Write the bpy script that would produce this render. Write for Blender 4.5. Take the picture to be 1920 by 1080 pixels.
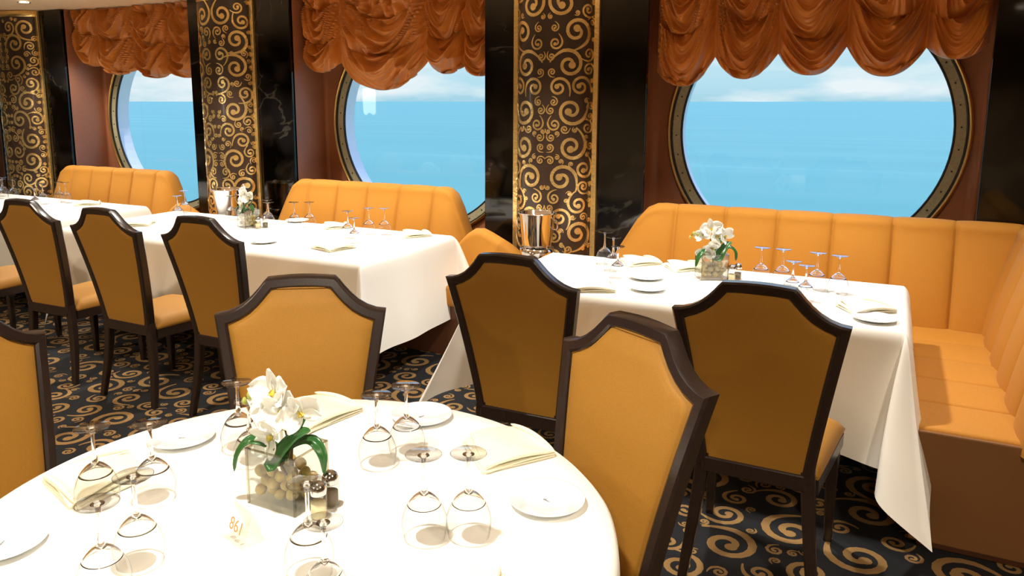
import bpy, bmesh, math, random
from mathutils import Vector, Matrix, noise
C = bpy.context.scene
for o in list(bpy.data.objects): bpy.data.objects.remove(o)
PI = math.pi

# ---------------- camera ----------------
F_PX = 1463.0
cam_d = bpy.data.cameras.new('camera'); cam = bpy.data.objects.new('camera', cam_d); C.collection.objects.link(cam)
cam.location = (0, 0, 1.6)
cam.rotation_euler = (PI/2 - math.radians(9.4687), 0, math.radians(27.5878))
cam_d.sensor_width = 36; cam_d.sensor_fit = 'HORIZONTAL'; cam_d.lens = 36*F_PX/1920
cam_d.shift_x = (960-910)/1920; cam_d.shift_y = -(540-434)/1920
cam_d.clip_start = .02; cam_d.clip_end = 60000
C.camera = cam

# ---------------- world ----------------
w = bpy.data.worlds.new('sky'); C.world = w; w.use_nodes = True
nt = w.node_tree; nt.nodes.clear()
def N(nt, t, **k):
    n = nt.nodes.new(t)
    for a, b in k.items(): setattr(n, a, b)
    return n
def ramp(nt, stops, interp='LINEAR'):
    r = N(nt, 'ShaderNodeValToRGB'); r.color_ramp.interpolation = interp
    e = r.color_ramp.elements
    while len(e) > 1: e.remove(e[-1])
    e[0].position = stops[0][0]; e[0].color = (*stops[0][1], 1)
    for p, c in stops[1:]:
        q = e.new(p); q.color = (*c, 1)
    return r
tc = N(nt, 'ShaderNodeTexCoord'); sx = N(nt, 'ShaderNodeSeparateXYZ')
nt.links.new(tc.outputs['Generated'], sx.inputs[0])
rz = ramp(nt, [(0, (.40,.70,.84)), (.02, (.50,.79,.92)), (.10, (.70,.90,.97)), (.28, (.80,1.6,3.3)), (1, (.75,1.4,3.0))])
nt.links.new(sx.outputs['Z'], rz.inputs[0])
mp = N(nt, 'ShaderNodeMapping'); mp.inputs['Scale'].default_value = (3.2, 3.2, 14)
nt.links.new(tc.outputs['Generated'], mp.inputs[0])
nz = N(nt, 'ShaderNodeTexNoise'); nz.inputs['Scale'].default_value = 1.6; nz.inputs['Detail'].default_value = 6
nt.links.new(mp.outputs[0], nz.inputs[0])
rc = ramp(nt, [(.46, (0,0,0)), (.62, (1,1,1))]); nt.links.new(nz.outputs['Fac'], rc.inputs[0])
mx = N(nt, 'ShaderNodeMixRGB'); mx.inputs[2].default_value = (.88,.97,1,1)
nt.links.new(rc.outputs[0], mx.inputs[0]); nt.links.new(rz.outputs[0], mx.inputs[1])
bg = N(nt, 'ShaderNodeBackground'); bg.inputs['Strength'].default_value = 1.0
nt.links.new(mx.outputs[0], bg.inputs[0])
wo = N(nt, 'ShaderNodeOutputWorld'); nt.links.new(bg.outputs[0], wo.inputs[0])

C.view_settings.view_transform = 'Standard'; C.view_settings.look = 'None'
C.view_settings.exposure = 0.0; C.view_settings.gamma = 1; C.view_settings.use_curve_mapping = False

# ---------------- ceiling lamps and added fill spots (light data; fixtures are built below) ----------------
WARM = (1.0, .86, .66); NEUT = (1.0, .95, .86)
CEIL = 2.43
SPOTS = [ # x, y, power, cone deg, blend, colour, size
    (-.85, 3.62, 175, 104, .5, NEUT, .05), (-2.05, 3.75, 90, 104, .5, NEUT, .05),
    (-3.05, 3.85, 175, 104, .5, NEUT, .05), (-4.45, 3.85, 150, 104, .5, NEUT, .05),
    (-6.605, 4.235, 110, 110, .5, NEUT, .05), (-6.0, 3.6, 100, 104, .5, NEUT, .05),
    (-1.05, .95, 150, 92, .5, NEUT, .04), (.35, 3.75, 80, 104, .6, NEUT, .05),
    (-3.3, .9, 150, 150, .7, WARM, .06), (.9, .9, 130, 150, .7, WARM, .06), (-5.6, 1.2, 120, 150, .7, WARM, .06),  # wide aisle spots added as fill to brighten the chair backs
    (-2.4, -1.2, 210, 160, .7, WARM, .06), (.2, -1.2, 210, 160, .7, WARM, .06), (-4.8, -1.2, 200, 160, .7, WARM, .06)]  # unseen spots added behind the camera to raise the ambient light
for i, (x, y, p, cone, bl, col, sz) in enumerate(SPOTS):
    d = bpy.data.lights.new('downlight_or_fill', 'SPOT'); d.energy = p; d.color = col
    d.spot_size = math.radians(cone); d.spot_blend = bl; d.shadow_soft_size = sz
    o = bpy.data.objects.new('downlight_or_fill', d); o.location = (x, y, CEIL-.03); C.collection.objects.link(o)

# ---------------- helpers ----------------
def link(o): C.collection.objects.link(o); return o
def tag(o, label=None, cat=None, group=None, kind=None):
    if label: o['label'] = label
    if cat: o['category'] = cat
    if group: o['group'] = group
    if kind: o['kind'] = kind
    return o
def empty(name, loc=(0,0,0), rz=0, label=None, cat=None, group=None):
    o = bpy.data.objects.new(name, None); o.empty_display_size = .05
    o.location = loc; o.rotation_euler = (0,0,rz); link(o)
    return tag(o, label, cat, group)
def pmesh(name, verts, faces, mats, parent=None, smooth=False, fm=None, loc=None):
    me = bpy.data.meshes.new(name); me.from_pydata([tuple(v) for v in verts], [], faces)
    if not isinstance(mats, (list, tuple)): mats = [mats]
    for m in mats: me.materials.append(m)
    if fm: me.polygons.foreach_set('material_index', fm)
    if smooth: me.polygons.foreach_set('use_smooth', [True]*len(me.polygons))
    me.update()
    o = link(bpy.data.objects.new(name, me))
    if parent: o.parent = parent
    if loc: o.location = loc
    return o
def dup(root, loc, rz=None, label=None, group=None):
    r = root.copy(); link(r); r.location = loc
    if rz is not None: r.rotation_euler = (0,0,rz)
    if label: r['label'] = label
    if group: r['group'] = group
    def rec(a, b):
        for ch in [q for q in bpy.data.objects if q.parent == a]:
            c = ch.copy(); link(c); c.parent = b; rec(ch, c)
    rec(root, r)
    return r
class MB:
    def __init__(s): s.v = []; s.f = []; s.m = []
    def add(s, vs, fs, mi=0):
        b = len(s.v); s.v += [tuple(v) for v in vs]; s.f += [tuple(b+i for i in f) for f in fs]; s.m += [mi]*len(fs)
    def box(s, x0, x1, y0, y1, z0, z1, bev=0, mi=0, seg=2):
        if bev <= 0:
            vs = [(x,y,z) for x in (x0,x1) for y in (y0,y1) for z in (z0,z1)]
            s.add(vs, [(0,1,3,2),(4,6,7,5),(0,4,5,1),(2,3,7,6),(0,2,6,4),(1,5,7,3)], mi); return
        bm = bmesh.new(); bmesh.ops.create_cube(bm, size=1)
        for v in bm.verts: v.co = Vector(((x0+x1)/2+v.co.x*(x1-x0), (y0+y1)/2+v.co.y*(y1-y0), (z0+z1)/2+v.co.z*(z1-z0)))
        bmesh.ops.bevel(bm, geom=list(bm.edges), offset=bev, segments=seg, profile=.5, affect='EDGES')
        bm.verts.ensure_lookup_table(); bm.verts.index_update()
        s.add([v.co[:] for v in bm.verts], [[v.index for v in f.verts] for f in bm.faces], mi); bm.free()
    def lathe(s, prof, seg=32, c=(0,0,0), mi=0, cap=False):
        n = len(prof); vs = []
        for r, z in prof:
            for k in range(seg):
                a = 2*PI*k/seg; vs.append((c[0]+r*math.cos(a), c[1]+r*math.sin(a), c[2]+z))
        fs = [(i*seg+k, i*seg+(k+1)%seg, (i+1)*seg+(k+1)%seg, (i+1)*seg+k) for i in range(n-1) for k in range(seg)]
        if cap: fs += [tuple(range(seg))[::-1], tuple((n-1)*seg+k for k in range(seg))]
        s.add(vs, fs, mi)
    def tube(s, pts, rad, seg=10, mi=0, cap=True):
        pts = [Vector(p) for p in pts]; n = len(pts)
        if not isinstance(rad, (list, tuple)): rad = [rad]*n
        t = (pts[1]-pts[0]).normalized(); up = Vector((0,0,1)) if abs(t.z) < .9 else Vector((1,0,0))
        nrm = t.cross(up).normalized(); vs = []
        for i in range(n):
            t = (pts[min(i+1,n-1)]-pts[max(i-1,0)]).normalized()
            nrm = (nrm - t*nrm.dot(t)).normalized(); b = t.cross(nrm)
            for k in range(seg):
                a = 2*PI*k/seg; vs.append(pts[i]+(nrm*math.cos(a)+b*math.sin(a))*rad[i])
        fs = [(i*seg+k, i*seg+(k+1)%seg, (i+1)*seg+(k+1)%seg, (i+1)*seg+k) for i in range(n-1) for k in range(seg)]
        if cap: fs += [tuple(range(seg))[::-1], tuple((n-1)*seg+k for k in range(seg))]
        s.add(vs, fs, mi)
    def grid(s, P, mi=0, closed=False):
        nu = len(P); nv = len(P[0]); vs = [p for r in P for p in r]
        fs = []
        for i in range(nu if closed else nu-1):
            for j in range(nv-1):
                a = i*nv+j; b = ((i+1)%nu)*nv+j; fs.append((a, b, b+1, a+1))
        s.add(vs, fs, mi)
    def build(s, name, mats, parent=None, smooth=False, loc=None):
        return pmesh(name, s.v, s.f, mats, parent, smooth, s.m, loc)
def smooth_by_angle(o, deg=40):
    me = o.data
    me.polygons.foreach_set('use_smooth', [True]*len(me.polygons))
    bm = bmesh.new(); bm.from_mesh(me)
    for e in bm.edges:
        if len(e.link_faces) == 2 and e.calc_face_angle(0) > math.radians(deg): e.smooth = False
    bm.to_mesh(me); bm.free(); return o

# ---------------- materials ----------------
def mat(name, col, rough=.6, metal=0, **k):
    m = bpy.data.materials.new(name); m.use_nodes = True
    b = m.node_tree.nodes['Principled BSDF']
    b.inputs['Base Color'].default_value = (*col, 1); b.inputs['Roughness'].default_value = rough; b.inputs['Metallic'].default_value = metal
    for a, v in k.items(): b.inputs[a.replace('_', ' ')].default_value = v
    return m
def bump(m, scale=200, strength=.1, dist=.001, stretch=None, detail=2, colvar=0, kind='noise'):
    nt = m.node_tree; b = nt.nodes['Principled BSDF']
    tc = N(nt, 'ShaderNodeTexCoord'); mp = N(nt, 'ShaderNodeMapping')
    if stretch: mp.inputs['Scale'].default_value = stretch
    nt.links.new(tc.outputs['Object'], mp.inputs[0])
    n = N(nt, 'ShaderNodeTexNoise'); n.inputs['Scale'].default_value = scale; n.inputs['Detail'].default_value = detail
    nt.links.new(mp.outputs[0], n.inputs[0])
    bp = N(nt, 'ShaderNodeBump'); bp.inputs['Strength'].default_value = strength; bp.inputs['Distance'].default_value = dist
    nt.links.new(n.outputs['Fac'], bp.inputs['Height']); nt.links.new(bp.outputs[0], b.inputs['Normal'])
    if colvar:
        c = b.inputs['Base Color'].default_value[:3]
        r = ramp(nt, [(.3, tuple(x*(1-colvar) for x in c)), (.7, tuple(min(1,x*(1+colvar)) for x in c))])
        nt.links.new(n.outputs['Fac'], r.inputs[0]); nt.links.new(r.outputs[0], b.inputs['Base Color'])
    return m
M_chair = bump(mat('golden_weave', (.345,.155,.010), .7, Sheen_Weight=.03), 260, .35, .0012, (1,1,5), 3, .13)
M_banq = bump(mat('amber_upholstery', (.47,.195,.014), .8, Sheen_Weight=.03), 240, .3, .001, (1,1,4), 2, .08)
M_wood = bump(mat('espresso_wood', (.020,.011,.009), .30, Coat_Weight=.35, Coat_Roughness=.2), 40, .15, .001, (8,8,1), 3, .3)
M_cloth = bump(mat('white_linen', (.86,.85,.80), .85), 500, .25, .0006)
M_napkin = bump(mat('cream_napkin', (.84,.80,.62), .85), 500, .25, .0006)
M_plate = mat('porcelain', (.80,.83,.85), .08, Coat_Weight=.6)
M_crest = mat('grey_crest_print', (.25,.26,.30), .4)
M_terra = bump(mat('terracotta_wall_fabric', (.30,.105,.045), .30, Sheen_Weight=.1), 120, .15, .001, (1,1,1), 4, .1)
M_curt = mat('copper_taffeta', (.56,.185,.023), .42, Sheen_Weight=.2, Sheen_Roughness=.4)
M_gold = mat('polished_gold', (.92,.66,.26), .26, .85)
M_gold = bump(M_gold, 45, .5, .004, None, 1)
M_brass = mat('brass_rim', (.75,.47,.16), .28, 1)
M_panel = mat('dark_bronze_lacquer', (.040,.022,.014), .3, 0, Coat_Weight=.2)
M_flange = bump(mat('painted_olive_flange', (.34,.31,.19), .5), 60, .2, .001, None, 3, .12)
M_gasket = mat('black_gasket', (.012,.012,.012), .5)
M_hull = mat('white_hull_paint', (.86,.88,.90), .4)
M_steel = mat('polished_steel', (.82,.81,.79), .07, 1)
M_ceil = mat('cream_ceiling', (.86,.62,.38), .6)
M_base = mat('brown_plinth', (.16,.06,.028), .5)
M_chrome = mat('chrome', (.6,.6,.6), .12, 1)
M_petal = mat('orchid_petal', (.88,.87,.80), .55, Subsurface_Weight=.15)
M_lip = mat('orchid_lip', (.80,.66,.12), .5)
M_leaf = mat('orchid_leaf', (.022,.10,.020), .28)
M_bud = mat('orchid_bud', (.42,.46,.10), .5)
M_stem = mat('orchid_stem', (.16,.10,.03), .6)
M_peb = bump(mat('olive_pebble', (.46,.33,.09), .35), 30, .1, .002, None, 2, .35)
M_orangeprint = mat('orange_print', (.62,.25,.03), .5)
M_salt = mat('salt', (.75,.66,.42), .8)
M_pepper = mat('pepper', (.16,.12,.07), .7)

def marble():
    m = mat('black_marble', (.006,.006,.007), .06)
    nt = m.node_tree; b = nt.nodes['Principled BSDF']
    tc = N(nt, 'ShaderNodeTexCoord')
    n = N(nt, 'ShaderNodeTexNoise'); n.inputs['Scale'].default_value = 1.3; n.inputs['Detail'].default_value = 6; n.inputs['Distortion'].default_value = 1.2
    nt.links.new(tc.outputs['Object'], n.inputs[0])
    r = ramp(nt, [(.485, (.007,.006,.006)), (.498, (.045,.04,.032)), (.511, (.007,.006,.006))])
    nt.links.new(n.outputs['Fac'], r.inputs[0])
    n2 = N(nt, 'ShaderNodeTexNoise'); n2.inputs['Scale'].default_value = 5; n2.inputs['Detail'].default_value = 8
    nt.links.new(tc.outputs['Object'], n2.inputs[0])
    r2 = ramp(nt, [(.5, (0,0,0)), (.85, (.018,.013,.009))]); nt.links.new(n2.outputs['Fac'], r2.inputs[0])
    n3 = N(nt, 'ShaderNodeTexNoise'); n3.inputs['Scale'].default_value = 2; nt.links.new(tc.outputs['Object'], n3.inputs[0])
    r3 = ramp(nt, [(.5, (0,0,0)), (.6, (1,1,1))]); nt.links.new(n3.outputs['Fac'], r3.inputs[0])
    mm = N(nt, 'ShaderNodeMixRGB', blend_type='MULTIPLY'); mm.inputs[0].default_value = 1
    nt.links.new(r.outputs[0], mm.inputs[1]); nt.links.new(r3.outputs[0], mm.inputs[2])
    a = N(nt, 'ShaderNodeMixRGB', blend_type='ADD'); a.inputs[0].default_value = 1
    nt.links.new(mm.outputs[0], a.inputs[1]); nt.links.new(r2.outputs[0], a.inputs[2])
    nt.links.new(a.outputs[0], b.inputs['Base Color'])
    return m
M_marble = marble()

def thin_glass(name, face=(.97,.98,.98), edge=(.55,.50,.46), refl=1.0, blend=.35):
    m = bpy.data.materials.new(name); m.use_nodes = True; nt = m.node_tree; nt.nodes.clear()
    lw = N(nt, 'ShaderNodeLayerWeight'); lw.inputs['Blend'].default_value = blend
    r = ramp(nt, [(0, face), (.55, face), (1, edge)]); nt.links.new(lw.outputs['Facing'], r.inputs[0])
    t = N(nt, 'ShaderNodeBsdfTransparent'); nt.links.new(r.outputs[0], t.inputs[0])
    g = N(nt, 'ShaderNodeBsdfGlossy'); g.inputs['Roughness'].default_value = .02
    lf = N(nt, 'ShaderNodeLayerWeight'); lf.inputs['Blend'].default_value = .5
    pw = N(nt, 'ShaderNodeMath', operation='POWER'); pw.inputs[1].default_value = 4.5; nt.links.new(lf.outputs['Facing'], pw.inputs[0])
    mu = N(nt, 'ShaderNodeMath', operation='MULTIPLY_ADD'); mu.inputs[1].default_value = .9*refl; mu.inputs[2].default_value = .045*refl; mu.use_clamp = True; nt.links.new(pw.outputs[0], mu.inputs[0])
    mx = N(nt, 'ShaderNodeMixShader'); nt.links.new(mu.outputs[0], mx.inputs[0]); nt.links.new(t.outputs[0], mx.inputs[1]); nt.links.new(g.outputs[0], mx.inputs[2])
    o = N(nt, 'ShaderNodeOutputMaterial'); nt.links.new(mx.outputs[0], o.inputs[0])
    return m
M_glass = thin_glass('drinking_glass', (.965,.965,.955), (.26,.22,.19), 1.2, .42)
M_foot = thin_glass('glass_foot', (.93,.935,.93), (.42,.38,.34), 1.3, .45)
M_vase = thin_glass('vase_glass', (.93,.94,.92), (.50,.47,.40), 1.3, .4)
M_vedge = thin_glass('vase_edge', (.72,.69,.58), (.45,.40,.30), 1.3, .4)
M_pane = thin_glass('window_pane', (.97,.985,.99), (.9,.95,.97), 1.0, .3)
M_acryl = thin_glass('clear_acrylic', (.95,.95,.92), (.8,.78,.7), 1.0, .3)
M_solid = mat('solid_glass', (.97,.97,.96), .01, 0, Transmission_Weight=1.0, IOR=1.45)
def emis(name, col, s):
    m = bpy.data.materials.new(name); m.use_nodes = True; nt = m.node_tree; nt.nodes.clear()
    e = N(nt, 'ShaderNodeEmission'); e.inputs[0].default_value = (*col,1); e.inputs[1].default_value = s
    o = N(nt, 'ShaderNodeOutputMaterial'); nt.links.new(e.outputs[0], o.inputs[0]); return m
M_lamp = emis('lamp_lens', (1,.86,.66), 28)
M_green = emis('green_sign_light', (.05,.9,.55), 2.5)
M_crystal = emis('lit_crystal', (1,.95,.86), 9)

def sea_mat():
    m = mat('sea_water', (.10,.42,.62), .45)
    nt = m.node_tree; b = nt.nodes['Principled BSDF']
    g = N(nt, 'ShaderNodeNewGeometry'); mp = N(nt, 'ShaderNodeMapping'); mp.inputs['Scale'].default_value = (.004,.03,1)
    nt.links.new(g.outputs['Position'], mp.inputs[0])
    n = N(nt, 'ShaderNodeTexNoise'); n.inputs['Scale'].default_value = 1; n.inputs['Detail'].default_value = 5
    nt.links.new(mp.outputs[0], n.inputs[0])
    r = ramp(nt, [(.3, (.135,.385,.26)), (.62, (.165,.425,.285)), (.78, (.24,.49,.32))])
    nt.links.new(n.outputs['Fac'], r.inputs[0]); nt.links.new(r.outputs[0], b.inputs['Base Color'])
    b.inputs['Specular IOR Level'].default_value = .15
    return m
M_sea = sea_mat()

# ---------------- scroll ornament generator ----------------
def pack(W, H, radii, seed, wrap=True, tries=900, pad=1.02):
    rnd = random.Random(seed); out = []
    for R, n in radii:
        got = 0
        for _ in range(tries):
            if got >= n: break
            if wrap: x, y = rnd.random()*W, rnd.random()*H
            else: x, y = rnd.uniform(R, W-R), rnd.uniform(R, H-R)
            ok = True
            for (a, b, r) in out:
                dx = abs(x-a); dy = abs(y-b)
                if wrap: dx = min(dx, W-dx); dy = min(dy, H-dy)
                if dx*dx+dy*dy < ((R+r)*pad)**2: ok = False; break
            if ok: out.append((x, y, R)); got += 1
    return out
def scroll(x, y, R, th, sgn, wid, tail=1.1, n=30):
    """centre line points, normals and half widths of one scroll: a tail, 1.4 turns inwards and a round bulb"""
    pts = []; T = 1.35*2*PI; m = n+8
    for i in range(m+1):
        if i < 9:                                  # tail opening outwards
            t = (8-i)/8*tail; r = R*(1+.30*t*t); a = th - sgn*t
            w = wid*(.35+.65*i/9)
        else:
            u = (i-8)/n; r = R*(1-.80*u**.85); a = th + sgn*T*u; w = wid*(1-.15*u)
        pts.append((x+r*math.cos(a), y+r*math.sin(a), w))
    return pts
def ribbon(pts):
    L = []; n = len(pts)
    for i in range(n):
        a = pts[max(i-1,0)]; b = pts[min(i+1,n-1)]; dx, dy = b[0]-a[0], b[1]-a[1]; l = math.hypot(dx,dy) or 1
        nx, ny = -dy/l, dx/l; w = pts[i][2]
        L.append(((pts[i][0]+nx*w, pts[i][1]+ny*w), (pts[i][0]-nx*w, pts[i][1]-ny*w)))
    return L
def disc(x, y, r, k=10): return [(x+r*math.cos(2*PI*i/k), y+r*math.sin(2*PI*i/k)) for i in range(k)]

# ---------------- setting ----------------
S = 'structure'
def struct(mb, name, m, smooth=False):
    o = mb.build(name, m, smooth=smooth); o['kind'] = S; return o
# carpet floor, scrolls woven in as a second material
def carpet():
    mb = MB(); X0, X1, Y0, Y1 = -11, 3, -3, 5.1
    mb.add([(X0,Y0,0),(X1,Y0,0),(X1,Y1,0),(X0,Y1,0)], [(0,1,2,3)], 0)
    tw, thh = 1.15, 1.0
    circ = pack(tw, thh, [(.118,7),(.085,9),(.058,16),(.036,34),(.022,40)], 5)
    rnd = random.Random(3); spec = [(x,y,R,rnd.random()*2*PI,rnd.choice((-1,1))) for x,y,R in circ]
    k = 0
    for ix in range(-8, 3):
        for iy in range(0, 5):
            ox, oy = ix*tw, iy*thh
            if ox+tw < -8 or ox > 2.4: continue
            for (x,y,R,th,sg) in spec:
                k += 1; z = .0006 + (k % 7)*.00003
                rb = ribbon(scroll(x+ox, y+oy, R*.90, th, sg, R*.115+.0022, 1.0, 22 if R > .05 else 12))
                vs = [(p[0],p[1],z) for ab in rb for p in ab]; mb.add(vs, [(2*i,2*i+1,2*i+3,2*i+2) for i in range(len(rb)-1)], 1)
                c = disc(*[(rb[-1][0][j]+rb[-1][1][j])/2 for j in (0,1)], R*.20)
                mb.add([(p[0],p[1],z+.0002) for p in c], [tuple(range(len(c)))], 1)
    a = bump(mat('carpet_black', (.004,.005,.008), .95), 900, .6, .002, None, 2, .4)
    b = bump(mat('carpet_gold', (.30,.17,.055), .95), 900, .6, .002, None, 2, .2)
    o = struct(mb, 'floor', [a, b]); return o
carpet()
mb = MB(); mb.box(-11, 3, -3, 5.45, CEIL, CEIL+.15); struct(mb, 'ceiling', M_ceil)
M_wall = mat('warm_wall_paint', (.62,.46,.28), .6)
mb = MB(); mb.box(-11.1, -11, -3, 5.45, 0, CEIL); struct(mb, 'wall_left', M_wall)
mb = MB(); mb.box(3, 3.1, -3, 5.45, 0, CEIL); struct(mb, 'wall_right', M_wall)
mb = MB(); mb.box(-11, 3, -3.1, -3, 0, CEIL); struct(mb, 'wall_front', M_wall)

# the window wall: marble piers, fabric niches with a round hole, curved corners
YF, YB = 4.70, 5.10
RW = .835   # hole radius in the fabric
NICHES = [(-.471, -1.445, .445, .07), (-3.19, -4.13, -2.29, .03), (-5.93, -6.82, -5.03, .03), (-9.48, -10.4, -7.70, .03)]
WZ = 1.42
wall = MB()
for cx, xl, xr, cr in NICHES:
    n = 96; bx0, bx1, bz0, bz1 = xl+cr, xr-cr, 0, CEIL
    rim, out = [], []
    angs = sorted(set([2*PI*k/n for k in range(n)] + [math.atan2(z-WZ, x-cx) % (2*PI) for x in (bx0,bx1) for z in (bz0,bz1)]))
    R = min(RW, cx-bx0-.001 if cx-bx0 > .5 else RW, bx1-cx-.001)
    for a in angs:
        ca, sa = math.cos(a), math.sin(a)
        tx = ((bx1-cx)/ca if ca > 1e-9 else (bx0-cx)/ca if ca < -1e-9 else 1e9); tz = ((bz1-WZ)/sa if sa > 1e-9 else (bz0-WZ)/sa if sa < -1e-9 else 1e9)
        t = min(tx, tz); out.append((cx+t*ca, YB, WZ+t*sa)); rim.append((cx+R*ca, YB, WZ+R*sa))
    m = len(angs); wall.add(rim+out, [(i, (i+1)%m, m+(i+1)%m, m+i) for i in range(m)])
    for side, xx, sg in ((0, xl, 1), (1, xr, -1)):
        path = [(xx, YF+.02), (xx, YB-cr)] + [(xx+sg*cr*(1-math.cos(t)), YB-cr+cr*math.sin(t)) for t in [PI/2*k/10 for k in range(1,11)]]
        wall.grid([[(x,y,0),(x,y,CEIL)] for x,y in path])
w_ = struct(wall, 'wall_back', M_terra); smooth_by_angle(w_, 35)
# steel hull plate behind the piers (keeps daylight out)
mb = MB(); edges = [-11] + sorted([v for cx,xl,xr,cr in NICHES for v in (cx-.9, cx+.9)]) + [3]
for i in range(0, len(edges), 2): mb.box(edges[i], edges[i+1], YB+.02, 5.25, -.1, CEIL+.1)
for cx,xl,xr,cr in NICHES:
    n = 64; R = .772
    ring = [(cx+R*math.cos(2*PI*k/n), WZ+R*math.sin(2*PI*k/n)) for k in range(n)]
    for Y in (5.12, 5.25):
        vs = [(x,Y,z) for x,z in ring]; o2 = []
        for x,z in ring:
            ca, sa = (x-cx)/R, (z-WZ)/R; t = min(.9/abs(ca) if abs(ca)>1e-9 else 9, (CEIL-WZ+.1)/sa if sa>1e-9 else (WZ+.1)/-sa if sa<-1e-9 else 9)
            o2.append((cx+t*ca, Y, WZ+t*sa))
        mb.add(vs+o2, [(i,(i+1)%n,n+(i+1)%n,n+i) for i in range(n)])
    mb.add([(x,Y,z) for Y in (5.12,5.25) for x,z in ring], [(i,(i+1)%n,n+(i+1)%n,n+i) for i in range(n)])
struct(mb, 'wall_hull', M_hull)
# marble piers
PIERS = [(-2.46, -1.36, -2.285, -1.45), (-5.20, -4.13, -5.025, -4.135), (-7.90, -6.82, -7.695, -6.825), (.40, 3, .45, 3), (-11, -10.4, -11, -10.405)]
for i, (a, b, c, d) in enumerate(PIERS):
    mb = MB(); mb.box(a, b, YF, YF+.04, 0, CEIL-.002, .004); mb.box(c, d, YF+.041, YB+.015, 0, CEIL-.002)
    o = struct(mb, 'trim_%d' % (i+1), M_marble)

# round ship windows
for i, (cx, xl, xr, cr) in enumerate(NICHES):
    n = 96
    def ringsurf(prof, seg=n):
        m_ = MB(); P = []
        for k in range(seg):
            a = 2*PI*k/seg; P.append([(cx+r*math.cos(a), y, WZ+r*math.sin(a)) for r, y in prof])
        m_.grid(P, closed=True); return m_
    win = empty('window_%d' % (i+1), (0,0,0)); win['kind'] = S
    ringsurf([(.828, 5.085),(.830,5.072),(.836,5.066),(.845,5.070),(.850,5.082),(.851,5.10),(.828,5.10)]).build('brass_rim', M_brass, win, True)
    ringsurf([(.829,5.092),(.818,5.090),(.816,5.10),(.829,5.105)]).build('gasket', M_gasket, win, True)
    fl = ringsurf([(.819,5.096),(.764,5.100),(.761,5.103),(.761,5.118),(.82,5.118)]).build('flange', M_flange, win); smooth_by_angle(fl, 30)
    ringsurf([(.767,5.099),(.761,5.094),(.755,5.099),(.755,5.114)]).build('inner_seal', M_gasket, win, True)
    for k in range(40):
        a = 2*PI*(k+.3)/40; rr, yy = .793, 5.097
        b_ = MB(); b_.lathe([(0,.005),(.003,.005),(.005,.003),(.0055,-.003)], 8)
        mtx = Matrix.Translation((cx+rr*math.cos(a), yy, WZ+rr*math.sin(a))) @ Matrix.Rotation(-a, 4, 'Y') @ Matrix.Rotation(math.radians(-80), 4, 'Y') @ Matrix.Rotation(0,4,'X')
        d = Vector((-math.cos(a)*.06, -1, -math.sin(a)*.06)).normalized()
        q = d.to_track_quat('Z','Y').to_matrix().to_4x4()
        b_.v = [tuple(Matrix.Translation((cx+rr*math.cos(a), yy, WZ+rr*math.sin(a))) @ q @ Vector(v)) for v in b_.v]
        b_.build('bolt', M_gasket, win, True)
    pn = MB(); ring = [(cx+.758*math.cos(2*PI*k/n), 5.109, WZ+.758*math.sin(2*PI*k/n)) for k in range(n)]
    pn.add(ring, [tuple(range(n))]); pn.build('pane', M_pane, win)

# sea
mb = MB(); mb.add([(-60000,5.6,-16),(60000,5.6,-16),(60000,45000,-16),(-60000,45000,-16)], [(0,1,2,3)])
o = mb.build('sea', M_sea); o['kind'] = S

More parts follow.
